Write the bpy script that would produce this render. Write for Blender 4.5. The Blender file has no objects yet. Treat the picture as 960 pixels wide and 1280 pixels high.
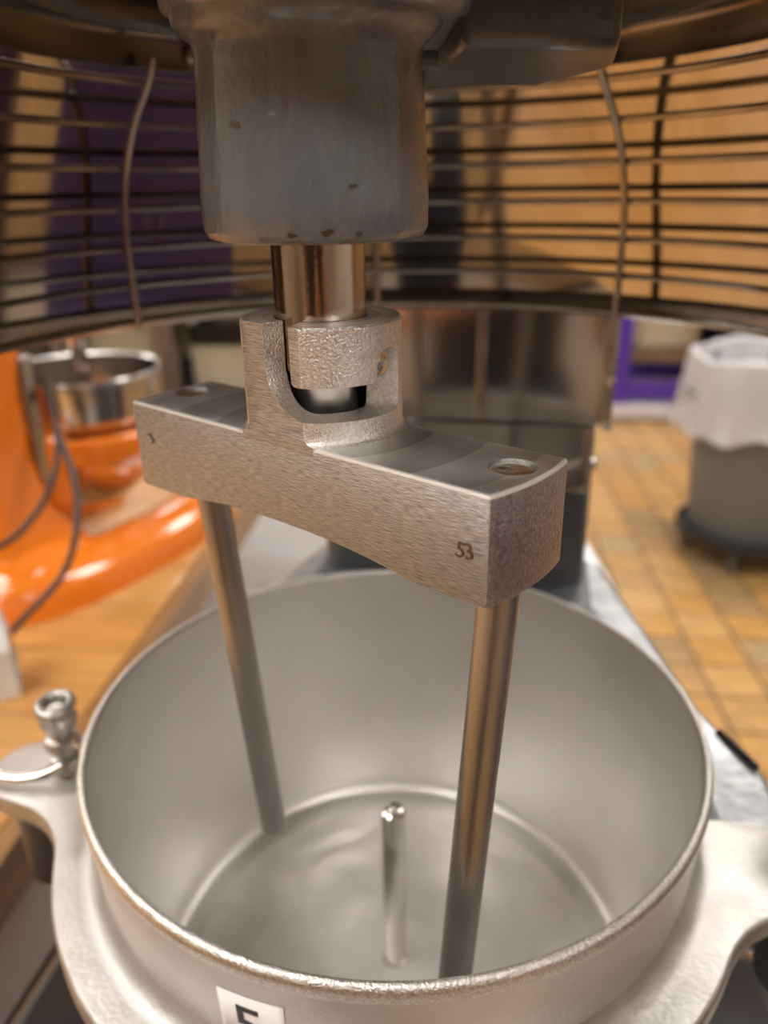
import bpy, bmesh, math, random
from mathutils import Vector, Matrix
random.seed(7)
PI = math.pi
R = math.radians
scene = bpy.context.scene
C = scene.collection

# ------------------------------------------------------------------ camera
CAM = Vector((-.006, -.3225, 1.30))
PITCH, ROLL, FPX = R(22.85), R(.9), 970.0
c_, s_ = math.cos(PITCH), math.sin(PITCH)
fw = Vector((0, c_, -s_)); dn = Vector((0, -s_, -c_)); rt = Vector((1, 0, 0))
im_r = rt * math.cos(ROLL) + dn * math.sin(ROLL)
im_d = dn * math.cos(ROLL) - rt * math.sin(ROLL)
cd = bpy.data.cameras.new('camera')
cam = bpy.data.objects.new('camera', cd); C.objects.link(cam)
m3 = Matrix((im_r, -im_d, -fw)).transposed()
cam.matrix_world = Matrix.Translation(CAM) @ m3.to_4x4()
cd.lens = 26.0; cd.sensor_fit = 'VERTICAL'; cd.sensor_height = 26.0 * 1280 / FPX
cd.sensor_width = 26.0 * 960 / FPX
cd.clip_start = .004; cd.clip_end = 50
cd.dof.use_dof = True; cd.dof.focus_distance = .226; cd.dof.aperture_fstop = 26 / 3.9
scene.camera = cam

# ------------------------------------------------------------------ world, exposure
w = bpy.data.worlds.new('world'); scene.world = w; w.use_nodes = True
w.node_tree.nodes['Background'].inputs[0].default_value = (1, .96, .9, 1)
w.node_tree.nodes['Background'].inputs[1].default_value = .12
vs = scene.view_settings
vs.view_transform = 'Standard'; vs.look = 'None'; vs.gamma = 1; vs.use_curve_mapping = False
vs.exposure = 0.0
LAMP = 15.0          # strength of the ceiling light diffusers

ROOM_A = R(-5.3)     # the room, table and tiles stand a little turned to the camera

# ------------------------------------------------------------------ materials
M = {}
def mat(name, col, rough=.5, metal=0, var=0, vscale=8, vstretch=(1, 1, 1), bump=0, bscale=60, bstretch=None,
        rvar=0, col2=None, coat=0, spec=None, alpha=None, trans=0, emit=0, detail=4, aniso=0, sss=0, bdist=.001):
    m = bpy.data.materials.new(name); m.use_nodes = True; M[name] = m
    nt = m.node_tree; N = nt.nodes; L = nt.links
    b = N['Principled BSDF']
    b.inputs['Base Color'].default_value = (*col, 1)
    b.inputs['Roughness'].default_value = rough; b.inputs['Metallic'].default_value = metal
    if coat: b.inputs['Coat Weight'].default_value = coat; b.inputs['Coat Roughness'].default_value = .08
    if spec is not None: b.inputs['Specular IOR Level'].default_value = spec
    if trans: b.inputs['Transmission Weight'].default_value = trans
    if alpha is not None: b.inputs['Alpha'].default_value = alpha
    if aniso: b.inputs['Anisotropic'].default_value = aniso
    if sss: b.inputs['Subsurface Weight'].default_value = sss; b.inputs['Subsurface Radius'].default_value = (.02, .008, .004)
    if emit:
        b.inputs['Emission Color'].default_value = (*col, 1); b.inputs['Emission Strength'].default_value = emit
    tc = N.new('ShaderNodeTexCoord')
    if var or rvar or col2:
        mp = N.new('ShaderNodeMapping'); mp.inputs['Scale'].default_value = vstretch
        L.new(tc.outputs['Object'], mp.inputs[0])
        no = N.new('ShaderNodeTexNoise'); no.inputs['Scale'].default_value = vscale; no.inputs['Detail'].default_value = detail
        L.new(mp.outputs[0], no.inputs['Vector'])
        if var or col2:
            cr = N.new('ShaderNodeValToRGB')
            a = tuple(max(0, x * (1 - var)) for x in col); z = col2 if col2 else tuple(min(1, x * (1 + var)) for x in col)
            cr.color_ramp.elements[0].position = .34; cr.color_ramp.elements[1].position = .66
            cr.color_ramp.elements[0].color = (*a, 1); cr.color_ramp.elements[1].color = (*z, 1)
            L.new(no.outputs['Fac'], cr.inputs[0]); L.new(cr.outputs[0], b.inputs['Base Color'])
        if rvar:
            mr = N.new('ShaderNodeMapRange'); mr.inputs[1].default_value = .3; mr.inputs[2].default_value = .7
            mr.inputs[3].default_value = rough - rvar; mr.inputs[4].default_value = rough + rvar
            L.new(no.outputs['Fac'], mr.inputs[0]); L.new(mr.outputs[0], b.inputs['Roughness'])
    if bump:
        mp2 = N.new('ShaderNodeMapping'); mp2.inputs['Scale'].default_value = bstretch or (1, 1, 1)
        L.new(tc.outputs['Object'], mp2.inputs[0])
        n2 = N.new('ShaderNodeTexNoise'); n2.inputs['Scale'].default_value = bscale; n2.inputs['Detail'].default_value = 3
        L.new(mp2.outputs[0], n2.inputs['Vector'])
        bp = N.new('ShaderNodeBump'); bp.inputs['Strength'].default_value = bump; bp.inputs['Distance'].default_value = bdist
        L.new(n2.outputs['Fac'], bp.inputs['Height']); L.new(bp.outputs[0], b.inputs['Normal'])
    return m

mat('brushed', (.45, .452, .457), .46, 1, var=.36, vscale=260, vstretch=(1, 14, 14), bump=.42, bscale=260, bstretch=(1, 14, 14), rvar=.06, detail=3)
mat('milled', (.88, .88, .87), .46, 1, var=.10, vscale=60, bump=.10, bscale=300, rvar=.06)
mat('blasted', (.80, .785, .765), .40, 1, var=.14, vscale=900, bump=.55, bscale=1400, rvar=.08)
mat('end_cut', (.40, .385, .41), .42, 1, var=.2, vscale=700, bump=.5, bscale=900)
mat('rod_steel', (.42, .405, .385), .38, 1, var=.18, vscale=60, vstretch=(1, 1, .15), bump=.15, bscale=500, rvar=.06)
mat('rod_end', (.70, .68, .62), .25, 1, var=.1, vscale=200, bump=.3, bscale=500)
mat('bowl_in', (.78, .765, .735), .42, 1, var=.05, vscale=14, bump=.08, bscale=60, rvar=.05)
mat('bowl_floor', (.90, .885, .855), .46, 1, var=.07, vscale=26, bump=.10, bscale=40, rvar=.10)
mat('bowl_out', (.66, .635, .615), .42, 1, var=.08, vscale=30, bump=.25, bscale=900, rvar=.05)
mat('bowl_rim', (.72, .71, .69), .34, 1, var=.22, vscale=900, bump=.6, bscale=1100)
mat('cast_flange', (.50, .49, .475), .50, 1, var=.08, vscale=60, bump=.35, bscale=420, rvar=.06)
mat('shaft_steel', (.36, .27, .2), .2, 1, col2=(.68, .62, .54), vscale=55, vstretch=(1, 1, .12), bump=.06, bscale=400, rvar=.05)
mat('steel_bright', (.72, .70, .66), .16, 1, var=.08, vscale=80)
mat('hub_paint', (.15, .162, .177), .30, 0, var=.08, vscale=30, vstretch=(1, 1, .3), bump=.8, bscale=330, bstretch=(1, 1, .6), coat=.6, rvar=.05, bdist=.0011)
mat('dark_paint', (.085, .087, .09), .34, .1, var=.2, vscale=40, bump=.5, bscale=200, coat=.3)
mat('column_paint', (.085, .092, .10), .38, .1, var=.08, vscale=6, bump=.1, bscale=200)
mat('yoke_paint', (.30, .315, .33), .28, .3, var=.25, vscale=45, bump=.8, bscale=110, coat=.4)
mat('guard_sheet', (.46, .425, .385), .075, 1, rvar=.03, vscale=12, bump=.02, bscale=16)
mat('plate', (.50, .46, .42), .10, 1, bump=.02, bscale=14)
mat('wire', (.42, .38, .335), .26, 1, var=.15, vscale=60)
mat('drip_ring', (.27, .245, .22), .22, 1, var=.12, vscale=25, bump=.05, bscale=60)
mat('edge', (.94, .94, .93), .58, 1)  # deburred crossbar edges, near white so the edge highlight sits in the colour
mat('black', (.012, .012, .014), .35)
mat('black_gloss', (.015, .016, .02), .12, coat=.6)
mat('label_paper', (.86, .86, .85), .5)
mat('ink', (.01, .01, .01), .5)
mat('stamp', (.16, .14, .13), .35, 1)
mat('orange', (.88, .225, .014), .16, 0, coat=.8, var=.03, vscale=4)
mat('orange_trim', (.45, .42, .40), .2, 1)
mat('cable', (.045, .028, .022), .4)
mat('bowl_small', (.62, .60, .58), .16, 1, rvar=.03, vscale=20)
WOODS = [(.56, .285, .085), (.60, .32, .105), (.52, .255, .07), (.585, .30, .09)]
for i, k in enumerate(WOODS): mat('wood%d' % i, k, .38, var=.16, vscale=5, vstretch=(1.2, 14, 6), coat=.15)
mat('wood_edge', (.29, .155, .06), .5, var=.2, vscale=6, vstretch=(8, 1, 8))
mat('carton', (.78, .77, .76), .5, var=.04, vscale=30)
mat('carton_orange', (.78, .2, .05), .5)
mat('print', (.45, .43, .40), .6)
TILES = [(.54, .325, .115), (.60, .37, .14), (.50, .30, .12), (.42, .275, .13), (.57, .32, .10), (.47, .33, .17)]
for i, k in enumerate(TILES): mat('tile%d' % i, k, .34, var=.14, vscale=14, bump=.15, bscale=60)
mat('can_grey', (.185, .205, .23), .55, var=.05, vscale=6, bump=.15, bscale=120)
mat('dolly', (.025, .022, .022), .5)
mat('caster', (.16, .15, .14), .35, .3)
mat('liner', (.80, .80, .82), .22, alpha=.6, bump=.5, bscale=22, var=.05, vscale=6)
mat('purple', (.085, .035, .40), .35, coat=.2, var=.06, vscale=3)
mat('purple_dark', (.04, .018, .14), .4)
mat('white_enamel', (.72, .71, .78), .35)
mat('tub', (.55, .53, .66), .4)
mat('beige_box', (.50, .44, .31), .6, var=.1, vscale=6)
mat('rack_steel', (.33, .29, .265), .35, 1, var=.1, vscale=8)
mat('shelf_dark', (.05, .045, .042), .5)
mat('stand_top', (.66, .68, .71), .30, .35, var=.04, vscale=5, rvar=.05)
mat('stand_leg', (.4, .4, .4), .35, 1)
mat('wall', (.60, .55, .47), .7, var=.04, vscale=2, bump=.1, bscale=80)
mat('ceiling', (.72, .69, .64), .8, var=.03, vscale=3)
mat('baseboard', (.10, .085, .075), .5)
mat('lamp', (1.0, .96, .91), .5, emit=LAMP)
mat('lamp_frame', (.75, .75, .75), .5)
mat('skin', (.56, .27, .165), .5, var=.06, vscale=20, sss=.1)
mat('shirt', (.018, .017, .02), .85, bump=.3, bscale=300)
mat('trousers', (.03, .035, .06), .85, bump=.3, bscale=300)
mat('shoe', (.02, .02, .02), .5)
mat('hair', (.03, .018, .012), .55, bump=.6, bscale=120, bstretch=(1, 1, .2))
mat('eye', (.75, .73, .7), .2)
mat('phone', (.05, .05, .06), .2, .4)
mat('screen', (.12, .11, .10), .1)

def floor_mat():
    m = bpy.data.materials.new('floor_tiles'); m.use_nodes = True; nt = m.node_tree; N = nt.nodes; L = nt.links
    b = N['Principled BSDF']; b.inputs['Roughness'].default_value = .38
    tc = N.new('ShaderNodeTexCoord'); br = N.new('ShaderNodeTexBrick')
    br.offset = 0; br.inputs['Scale'].default_value = 1; br.inputs['Brick Width'].default_value = .15
    br.inputs['Row Height'].default_value = .15; br.inputs['Mortar Size'].default_value = .004
    br.inputs['Color1'].default_value = (.55, .31, .115, 1); br.inputs['Color2'].default_value = (.40, .24, .10, 1)
    br.inputs['Mortar'].default_value = (.16, .105, .065, 1)
    L.new(tc.outputs['Object'], br.inputs['Vector']); L.new(br.outputs['Color'], b.inputs['Base Color'])
    M['floor'] = m
floor_mat()

def milled_mat():   # bar top: concentric turning marks around the shaft
    m = M['milled']; nt = m.node_tree; N = nt.nodes; L = nt.links; b = N['Principled BSDF']
    tc = N.new('ShaderNodeTexCoord'); wv = N.new('ShaderNodeTexWave'); wv.wave_type = 'RINGS'; wv.rings_direction = 'Z'
    wv.inputs['Scale'].default_value = 17; wv.inputs['Distortion'].default_value = .4; wv.inputs['Detail'].default_value = 1
    wv.wave_profile = 'SAW'
    L.new(tc.outputs['Object'], wv.inputs['Vector'])
    bp = N.new('ShaderNodeBump'); bp.inputs['Strength'].default_value = .55; bp.inputs['Distance'].default_value = .0015
    L.new(wv.outputs['Fac'], bp.inputs['Height'])
    mrr = N.new('ShaderNodeMapRange'); mrr.inputs[3].default_value = 1.0; mrr.inputs[4].default_value = .72; L.new(wv.outputs['Fac'], mrr.inputs[0])
    mxn = N.new('ShaderNodeMix'); mxn.data_type = 'RGBA'; mxn.blend_type = 'MULTIPLY'; mxn.inputs['Factor'].default_value = 1
    src = b.inputs['Base Color'].links[0].from_socket
    L.new(src, mxn.inputs[6]); L.new(mrr.outputs[0], mxn.inputs[7]); L.new(mxn.outputs[2], b.inputs['Base Color'])
    old = b.inputs['Normal'].links[0].from_node
    L.new(old.outputs[0], bp.inputs['Normal']); L.new(bp.outputs[0], b.inputs['Normal'])
milled_mat()
def swirl_mat():    # bowl floor: circular scour marks
    m = M['bowl_floor']; nt = m.node_tree; N = nt.nodes; L = nt.links; b = N['Principled BSDF']
    tc = N.new('ShaderNodeTexCoord'); wv = N.new('ShaderNodeTexWave'); wv.wave_type = 'RINGS'; wv.rings_direction = 'Z'
    wv.inputs['Scale'].default_value = 9; wv.inputs['Distortion'].default_value = 9; wv.inputs['Detail'].default_value = 3; wv.inputs['Detail Scale'].default_value = 2.5
    L.new(tc.outputs['Object'], wv.inputs['Vector'])
    mr = N.new('ShaderNodeMapRange'); mr.inputs[3].default_value = .46; mr.inputs[4].default_value = .64
    L.new(wv.outputs['Fac'], mr.inputs[0]); L.new(mr.outputs[0], b.inputs['Roughness'])
swirl_mat()

# ------------------------------------------------------------------ helpers
def empty(name, loc=(0, 0, 0), rz=0, label=None, cat=None, group=None, kind=None):
    o = bpy.data.objects.new(name, None); C.objects.link(o); o.empty_display_size = .05
    o.location = loc; o.rotation_euler = (0, 0, rz)
    tag(o, label, cat, group, kind); return o
def tag(o, label=None, cat=None, group=None, kind=None):
    if label: o['label'] = label
    if cat: o['category'] = cat
    if group: o['group'] = group
    if kind: o['kind'] = kind
    return o
def obj(name, bm, mt, parent=None, smooth=True, bevel=0, world=False, sub=0, angle=40):
    """one mesh object; geometry is local to parent, or in world coordinates when world is set"""
    if isinstance(bm, bpy.types.Mesh): me = bm
    else:
        bmesh.ops.recalc_face_normals(bm, faces=bm.faces[:]); me = bpy.data.meshes.new(name); bm.to_mesh(me); bm.free()
    if not me.materials:
        for k in (mt if isinstance(mt, (list, tuple)) else [mt]): me.materials.append(M[k])
    o = bpy.data.objects.new(name, me); C.objects.link(o)
    if smooth:
        me.polygons.foreach_set('use_smooth', [True] * len(me.polygons))
        if smooth is True: me.set_sharp_from_angle(angle=R(angle))
    if parent is not None:
        o.parent = parent
        if world and parent.type == 'EMPTY':
            o.matrix_parent_inverse = parent.matrix_basis.inverted()
    if bevel:
        b = o.modifiers.new('bevel', 'BEVEL'); b.width = bevel; b.segments = 2; b.limit_method = 'ANGLE'; b.angle_limit = R(35)
        b.harden_normals = False
    if sub:
        s = o.modifiers.new('sub', 'SUBSURF'); s.levels = sub; s.render_levels = sub
    return o
def copy_tree(o, parent=None):
    n = o.copy(); C.objects.link(n); n.parent = parent
    for ch in list(o.children): copy_tree(ch, n)
    return n
def B(): return bmesh.new()
def box(bm, x0, x1, y0, y1, z0, z1, mtx=None):
    v = [bm.verts.new(Vector(p)) for p in ((x0, y0, z0), (x1, y0, z0), (x1, y1, z0), (x0, y1, z0), (x0, y0, z1), (x1, y0, z1), (x1, y1, z1), (x0, y1, z1))]
    if mtx: 
        for q in v: q.co = mtx @ q.co
    for f in ((0, 3, 2, 1), (4, 5, 6, 7), (0, 1, 5, 4), (1, 2, 6, 5), (2, 3, 7, 6), (3, 0, 4, 7)): bm.faces.new([v[i] for i in f])
    return bm
def prism(bm, pts, z0, z1):
    a = [bm.verts.new((p[0], p[1], z0)) for p in pts]; b = [bm.verts.new((p[0], p[1], z1)) for p in pts]; n = len(pts)
    bm.faces.new(a[::-1]); bm.faces.new(b)
    for i in range(n): bm.faces.new((a[i], a[(i + 1) % n], b[(i + 1) % n], b[i]))
    return bm
def lathe(bm, prof, seg=64, a0=0, a1=2 * PI, cen=(0, 0), close=False):
    full = abs(a1 - a0 - 2 * PI) < 1e-6; n = seg if full else seg + 1
    rows = []
    for r, z in prof:
        if r < 1e-7: rows.append([bm.verts.new((cen[0], cen[1], z))] * n); continue
        rows.append([bm.verts.new((cen[0] + r * math.cos(a0 + (a1 - a0) * i / seg), cen[1] + r * math.sin(a0 + (a1 - a0) * i / seg), z)) for i in range(n)])
    pairs = list(zip(rows, rows[1:])) + ([(rows[-1], rows[0])] if close else [])
    for p, q in pairs:
        for i in range(seg):
            j = (i + 1) % n
            vs_ = []
            for x in (p[i], p[j], q[j], q[i]):
                if x not in vs_: vs_.append(x)
            if len(vs_) > 2:
                try: bm.faces.new(vs_)
                except ValueError: pass
    if close and not full:
        for k in (0, n - 1):
            try: bm.faces.new([r_[k] for r_ in rows])
            except ValueError: pass
    return bm
def tube(bm, pts, r, seg=10, closed=False, cap=True):
    pts = [Vector(p) for p in pts]; n = len(pts); rings = []
    rad = r if callable(r) else (lambda t: r)
    up = None
    for i, p in enumerate(pts):
        if closed: t = (pts[(i + 1) % n] - pts[i - 1])
        else: t = pts[min(i + 1, n - 1)] - pts[max(i - 1, 0)]
        t.normalize()
        if up is None:
            up = Vector((0, 0, 1)) if abs(t.z) < .9 else Vector((1, 0, 0))
        up = (up - t * up.dot(t)); up.normalize(); sd = t.cross(up)
        k = rad(i / max(1, n - 1))
        rings.append([bm.verts.new(p + (up * math.cos(2 * PI * j / seg) + sd * math.sin(2 * PI * j / seg)) * k) for j in range(seg)])
    for i in range(n if closed else n - 1):
        a, b = rings[i], rings[(i + 1) % n]
        for j in range(seg): bm.faces.new((a[j], a[(j + 1) % seg], b[(j + 1) % seg], b[j]))
    if cap and not closed: bm.faces.new(rings[0][::-1]); bm.faces.new(rings[-1])
    return bm
def spline(pts, n=8):
    P = [Vector(p) for p in pts]; out = []
    for i in range(len(P) - 1):
        a, b, c, d = P[max(i - 1, 0)], P[i], P[i + 1], P[min(i + 2, len(P) - 1)]
        for k in range(n):
            t = k / n
            out.append(.5 * ((2 * b) + (c - a) * t + (2 * a - 5 * b + 4 * c - d) * t * t + (3 * b - a - 3 * c + d) * t ** 3))
    out.append(P[-1]); return out
def rrect(w, d, r, n=6, cx=0, cy=0):
    out = []
    for sx, sy, a in ((1, 1, 0), (-1, 1, 90), (-1, -1, 180), (1, -1, 270)):
        for k in range(n + 1):
            t = R(a + 90 * k / n); out.append((cx + sx * (w / 2 - r) + r * math.cos(t), cy + sy * (d / 2 - r) + r * math.sin(t)))
    return out
def boolean(bm, cutters, op='DIFFERENCE'):
    bmesh.ops.recalc_face_normals(bm, faces=bm.faces[:])
    me = bpy.data.meshes.new('t'); bm.to_mesh(me); bm.free(); o = bpy.data.objects.new('t', me); C.objects.link(o); tmp = []
    for k in cutters:
        bmesh.ops.recalc_face_normals(k, faces=k.faces[:])
        mc = bpy.data.meshes.new('c'); k.to_mesh(mc); k.free(); oc = bpy.data.objects.new('c', mc); C.objects.link(oc); tmp.append(oc)
        md = o.modifiers.new('b', 'BOOLEAN'); md.operation = op; md.object = oc; md.solver = 'EXACT'
    dg = bpy.context.evaluated_depsgraph_get(); dg.update()
    res = bpy.data.meshes.new_from_object(o.evaluated_get(dg))
    for x in tmp + [o]:
        d = x.data; bpy.data.objects.remove(x); bpy.data.meshes.remove(d)
    res.materials.clear()
    return res
def text_mesh(body, size, depth, align='CENTER'):
    cu = bpy.data.curves.new('txt', 'FONT'); cu.body = body; cu.size = size; cu.extrude = depth; cu.align_x = align; cu.align_y = 'CENTER'
    o = bpy.data.objects.new('txt', cu); C.objects.link(o)
    dg = bpy.context.evaluated_depsgraph_get(); dg.update()
    me = bpy.data.meshes.new_from_object(o.evaluated_get(dg)); bpy.data.objects.remove(o); bpy.data.curves.remove(cu)
    me.materials.clear(); return me

# ------------------------------------------------------------------ the room
def structure(name, bm, mt, rot=True, bevel=0, label=None):
    o = obj(name, bm, mt, None, smooth=False, bevel=bevel); o.rotation_euler.z = ROOM_A if rot else 0
    o['kind'] = 'structure'
    if label: o['label'] = label
    return o
X0, X1, Y0, Y1, ZC = -3.6, 3.6, -4.2, 5.4, 2.85
fl = structure('floor', box(B(), X0, X1, Y0, Y1, -.1, 0), 'floor', label='quarry tile kitchen floor in yellow brown tones')
structure('ceiling', box(B(), X0, X1, Y0, Y1, ZC, ZC + .1), 'ceiling', label='pale kitchen ceiling')
structure('wall_back', box(B(), X0, X1, Y1, Y1 + .1, 0, ZC), 'wall', label='cream painted back wall')
structure('wall_front', box(B(), X0, X1, Y0 - .1, Y0, 0, ZC), 'wall', label='cream painted wall behind the viewer')
structure('wall_left', box(B(), X0 - .1, X0, Y0, Y1, 0, ZC), 'wall', label='cream painted left wall')
structure('wall_right', box(B(), X1, X1 + .1, Y0, Y1, 0, ZC), 'wall', label='cream painted right wall')
structure('baseboard_back', box(B(), X0, X1, Y1 - .015, Y1, 0, .12), 'baseboard')
structure('baseboard_right', box(B(), X1 - .015, X1, Y0, Y1, 0, .12), 'baseboard')
structure('baseboard_left', box(B(), X0, X0 + .015, Y0, Y1, 0, .12), 'baseboard')

# floor tiles: those in view are pieces of their own
tm = []
for i in range(len(TILES)):
    b = box(B(), -.0700, .0700, -.0700, .0700, 0, .0045)
    bmesh.ops.bevel(b, geom=[e for e in b.edges if all(v.co.z > .004 for v in e.verts)], offset=.002, segments=1, affect='EDGES')
    me = bpy.data.meshes.new('tile'); bmesh.ops.recalc_face_normals(b, faces=b.faces[:]); b.to_mesh(me); b.free(); me.materials.append(M['tile%d' % i]); tm.append(me)
random.seed(3); nt_ = 0
for j in range(4, 30):
    for i in range(2, 15):
        x, y = (i + .5) * .15, (j + .5) * .15
        wx, wy = x * math.cos(ROOM_A) - y * math.sin(ROOM_A), x * math.sin(ROOM_A) + y * math.cos(ROOM_A)
        # keep the ones the open floor right of the mixer shows
        zc = (wy - CAM.y) * c_ + 1.3 * s_; px = 480 + FPX * (wx - CAM.x) / zc
        if px < 700 or px > 1010 or wx < .44: continue
        k = random.choices(range(6), (4, 4, 3, 1.6, 4, 2))[0]
        o = bpy.data.objects.new('floor_tile', tm[k]); C.objects.link(o); o.parent = fl
        o.location = (x, y, random.uniform(-.0006, .0004)); nt_ += 1

# ceiling lights
def ceiling_light(x, y, label):
    e = empty('ceiling_light', (x, y, ZC - .07), ROOM_A, label, 'light', 'ceiling troffers')
    fr = B(); box(fr, -.62, .62, -.32, -.29, 0, .07); box(fr, -.62, .62, .29, .32, 0, .07); box(fr, -.62, -.59, -.29, .29, 0, .07); box(fr, .59, .62, -.29, .29, 0, .07)
    obj('frame', fr, 'lamp_frame', e, smooth=False)
    obj('diffuser', box(B(), -.59, .59, -.29, .29, .015, .03), 'lamp', e, smooth=False)
for x, y, l in ((-1.5, 2.6, 'ceiling light panel over the far left rack'), (1.4, 2.4, 'ceiling light panel over the grey waste bin'),
                (-1.2, -.35, 'ceiling light panel over the wooden table'), (1.3, .75, 'ceiling light panel right of the mixer'),
                (-1.4, -1.7, 'ceiling light panel behind the viewer on the left'), (1.2, -1.9, 'ceiling light panel behind the viewer on the right'),
                (-2.5, 1.1, 'unseen ceiling light panel added by the left wall'), (1.6, 4.3, 'ceiling light panel over the purple stand'), (-1.6, 4.5, 'ceiling light panel by the back wall on the left')):  # left wall panel is added, to whiten the crossbar's top edge
    ceiling_light(x, y, l)

# ------------------------------------------------------------------ equipment stand under the mixer
st = empty('equipment_stand', (0, .2, 0), 0, 'low pale grey metal stand carrying the large grey mixer', 'stand')
obj('stand_top', box(B(), -.47, .425, -.35, 1.35, .56, .6), 'stand_top', st, bevel=.006, world=True)
for x in (-.42, .375):
    for y in (-.3, 1.3): obj('leg', lathe(B(), [(0, 0), (.02, 0), (.02, .56), (0, .56)], 20, cen=(x, y)), 'stand_leg', st, world=True)
obj('undershelf', box(B(), -.44, .395, -.32, 1.32, .2, .22), 'stand_leg', st, bevel=.004, world=True)

# ------------------------------------------------------------------ planetary mixer
MA = -.19                      # the mixer is turned a little to the right
mx = empty('planetary_mixer', (0, 0, .6), MA, 'large grey planetary mixer with wire bowl guard and polished steel splash guard', 'mixer')
MXM = Matrix.Rotation(MA, 4, 'Z')
def mpart(name, bm, mt, parent=mx, mworld=False, **kw):
    """part of the mixer: plan coordinates turned with the mixer, z given above the room floor"""
    if not isinstance(bm, bpy.types.Mesh) and not mworld: bm.transform(MXM)
    return obj(name, bm, mt, parent, world=True, **kw)
SX, SY = -.0247, -.0755        # axis of the agitator shaft
def wpart(name, bm, mt, parent=mx, **kw): return mpart(name, bm, mt, parent, mworld=True, **kw)

# base, column, head
b = prism(B(), rrect(.30, .54, .06, cy=.17), .601, .66)
mpart('base', b, 'column_paint', bevel=.012)
b = B()   # column: tapering casting behind the bowl
prof = [(.66, .125, .235, .47), (.80, .115, .245, .46), (1.0, .108, .252, .455), (1.42, .104, .252, .455), (1.62, .104, .25, .455)]
rows = []
for z, hw, yf, yb in prof:
    pts = rrect(2 * hw, yb - yf, .018, 4, 0, (yf + yb) / 2); rows.append([b.verts.new((x, y, z)) for x, y in pts])
n = len(rows[0])
for p, q in zip(rows, rows[1:]):
    for i in range(n): b.faces.new((p[i], p[(i + 1) % n], q[(i + 1) % n], q[i]))
b.faces.new(rows[0][::-1]); b.faces.new(rows[-1])
mpart('column', b, 'column_paint')
b = prism(B(), rrect(.30, .62, .13, 10, 0, .155), 1.40, 1.60)
mpart('head', b, 'hub_paint', bevel=.03)
mpart('head_collar', lathe(B(), [(.0, 1.386), (.118, 1.386), (.118, 1.402), (0, 1.402)], 64, cen=(0, .01)), 'black')
# polished plate on the column
pl = mpart('splash_plate', box(B(), -.066, .110, .2455, .2515, 1.137, 1.222), 'plate', bevel=.001)
mpart('plate_strip', box(B(), .104, .115, .243, .2555, 1.137, 1.222), 'wire', bevel=.002)
mpart('lower_plate', box(B(), -.060, .098, .247, .2515, 1.088, 1.135), 'guard_sheet', bevel=.001)
mpart('plate_strip', box(B(), .098, .104, .245, .2515, 1.086, 1.136), 'wire', bevel=.001)
mpart('plate_strip', box(B(), -.066, .104, .245, .2515, 1.0835, 1.0875), 'wire', bevel=.001)
mpart('plate_strip', box(B(), .017, .024, .243, .247, 1.137, 1.222), 'wire', bevel=.001)
for z in (1.137, 1.105, 1.17):
    mpart('screw', lathe(B(), [(0, z - .0045), (.003, z - .004), (.0045, z), (.003, z + .004), (0, z + .0045)], 12, cen=(.1115 if z > 1.12 else .1045, .246 if z > 1.12 else .2505)), 'steel_bright')
# yoke that carries the bowl: slide on the column and two arms
b = B()
arm = lambda s: [(s * .100, .30), (s * .122, .305), (s * .148, .205), (s * .171, .108), (s * .197, .05), (s * .200, -.012), (s * .187, -.022), (s * .162, -.02), (s * .156, .03), (s * .151, .09), (s * .128, .17), (s * .10, .235)]
for s in (1, -1):
    b = B(); p = arm(s); prism(b, p if s > 0 else p[::-1], .945, .999)
    mpart('yoke_arm', b, 'yoke_paint' if s > 0 else 'yoke_paint', bevel=.006)
mpart('yoke_slide', box(B(), -.118, .118, .215, .31, .84, 1.0), 'column_paint', bevel=.008)
# drip ring under the head
GY = .012
prof = [(.1705, 1.3555), (.1725, 1.3565), (.1725, 1.372), (.168, 1.377), (.160, 1.3785), (.150, 1.3755), (.140, 1.3705), (.132, 1.3685), (.127, 1.3675),
        (.1235, 1.369), (.1225, 1.3725), (.1225, 1.392), (.120, 1.392), (.120, 1.372), (.1215, 1.3665), (.127, 1.3645), (.134, 1.3655), (.142, 1.3672), (.152, 1.3715), (.160, 1.3738), (.1655, 1.3725), (.1680, 1.369), (.1685, 1.3565)]
wpart('drip_ring', lathe(B(), prof, 128, cen=(0, GY), close=True), 'drip_ring', angle=50)
wpart('planetary_plate', lathe(B(), [(0, 1.372), (.10, 1.372), (.108, 1.379), (.108, 1.388), (0, 1.388)], 64, cen=(0, GY)), 'black')
for a in (-38, 133, 42, 172):
    a = R(90 - a); x, y = .1672 * math.cos(a), GY + .1672 * math.sin(a)
    m4 = Matrix.Translation((x, y, 1.3635)) @ Matrix.Rotation(a + PI, 4, 'Z') @ Matrix.Rotation(PI / 2, 4, 'Y')
    b = lathe(B(), [(0, .0042), (.0026, .0036), (.0042, .0018), (.0044, 0), (0, 0)], 14); b.transform(m4)
    wpart('ring_screw', b, 'wire')
# planetary casting: arm from the middle to the hub
b = prism(B(), [(-.060, -.052), (-.064, -.085), (-.048, -.112), (-.020, -.121), (.004, -.112), (.0165, -.094), (.020, -.080), (.020, -.03), (-.01, .02), (-.045, .01)], 1.3405, 1.376)
wpart('planetary_arm', b, 'hub_paint', bevel=.005)
b = prism(B(), [(.0175, -.073), (.0545, -.0640), (.066, -.058), (.075, -.02), (.06, .03), (.01, .03)], 1.3355, 1.376)
wpart('planetary_block', b, 'dark_paint', bevel=.0035)
b = lathe(B(), [(0, .0050), (.0022, .0050), (.0026, .004), (.0026, -.004), (0, -.004)], 12); b.transform(Matrix.Translation((.0062, -.0735, 1.3318)) @ Matrix.Rotation(PI / 2, 4, 'Y'))
wpart('set_screw', b, 'dark_paint')
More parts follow.
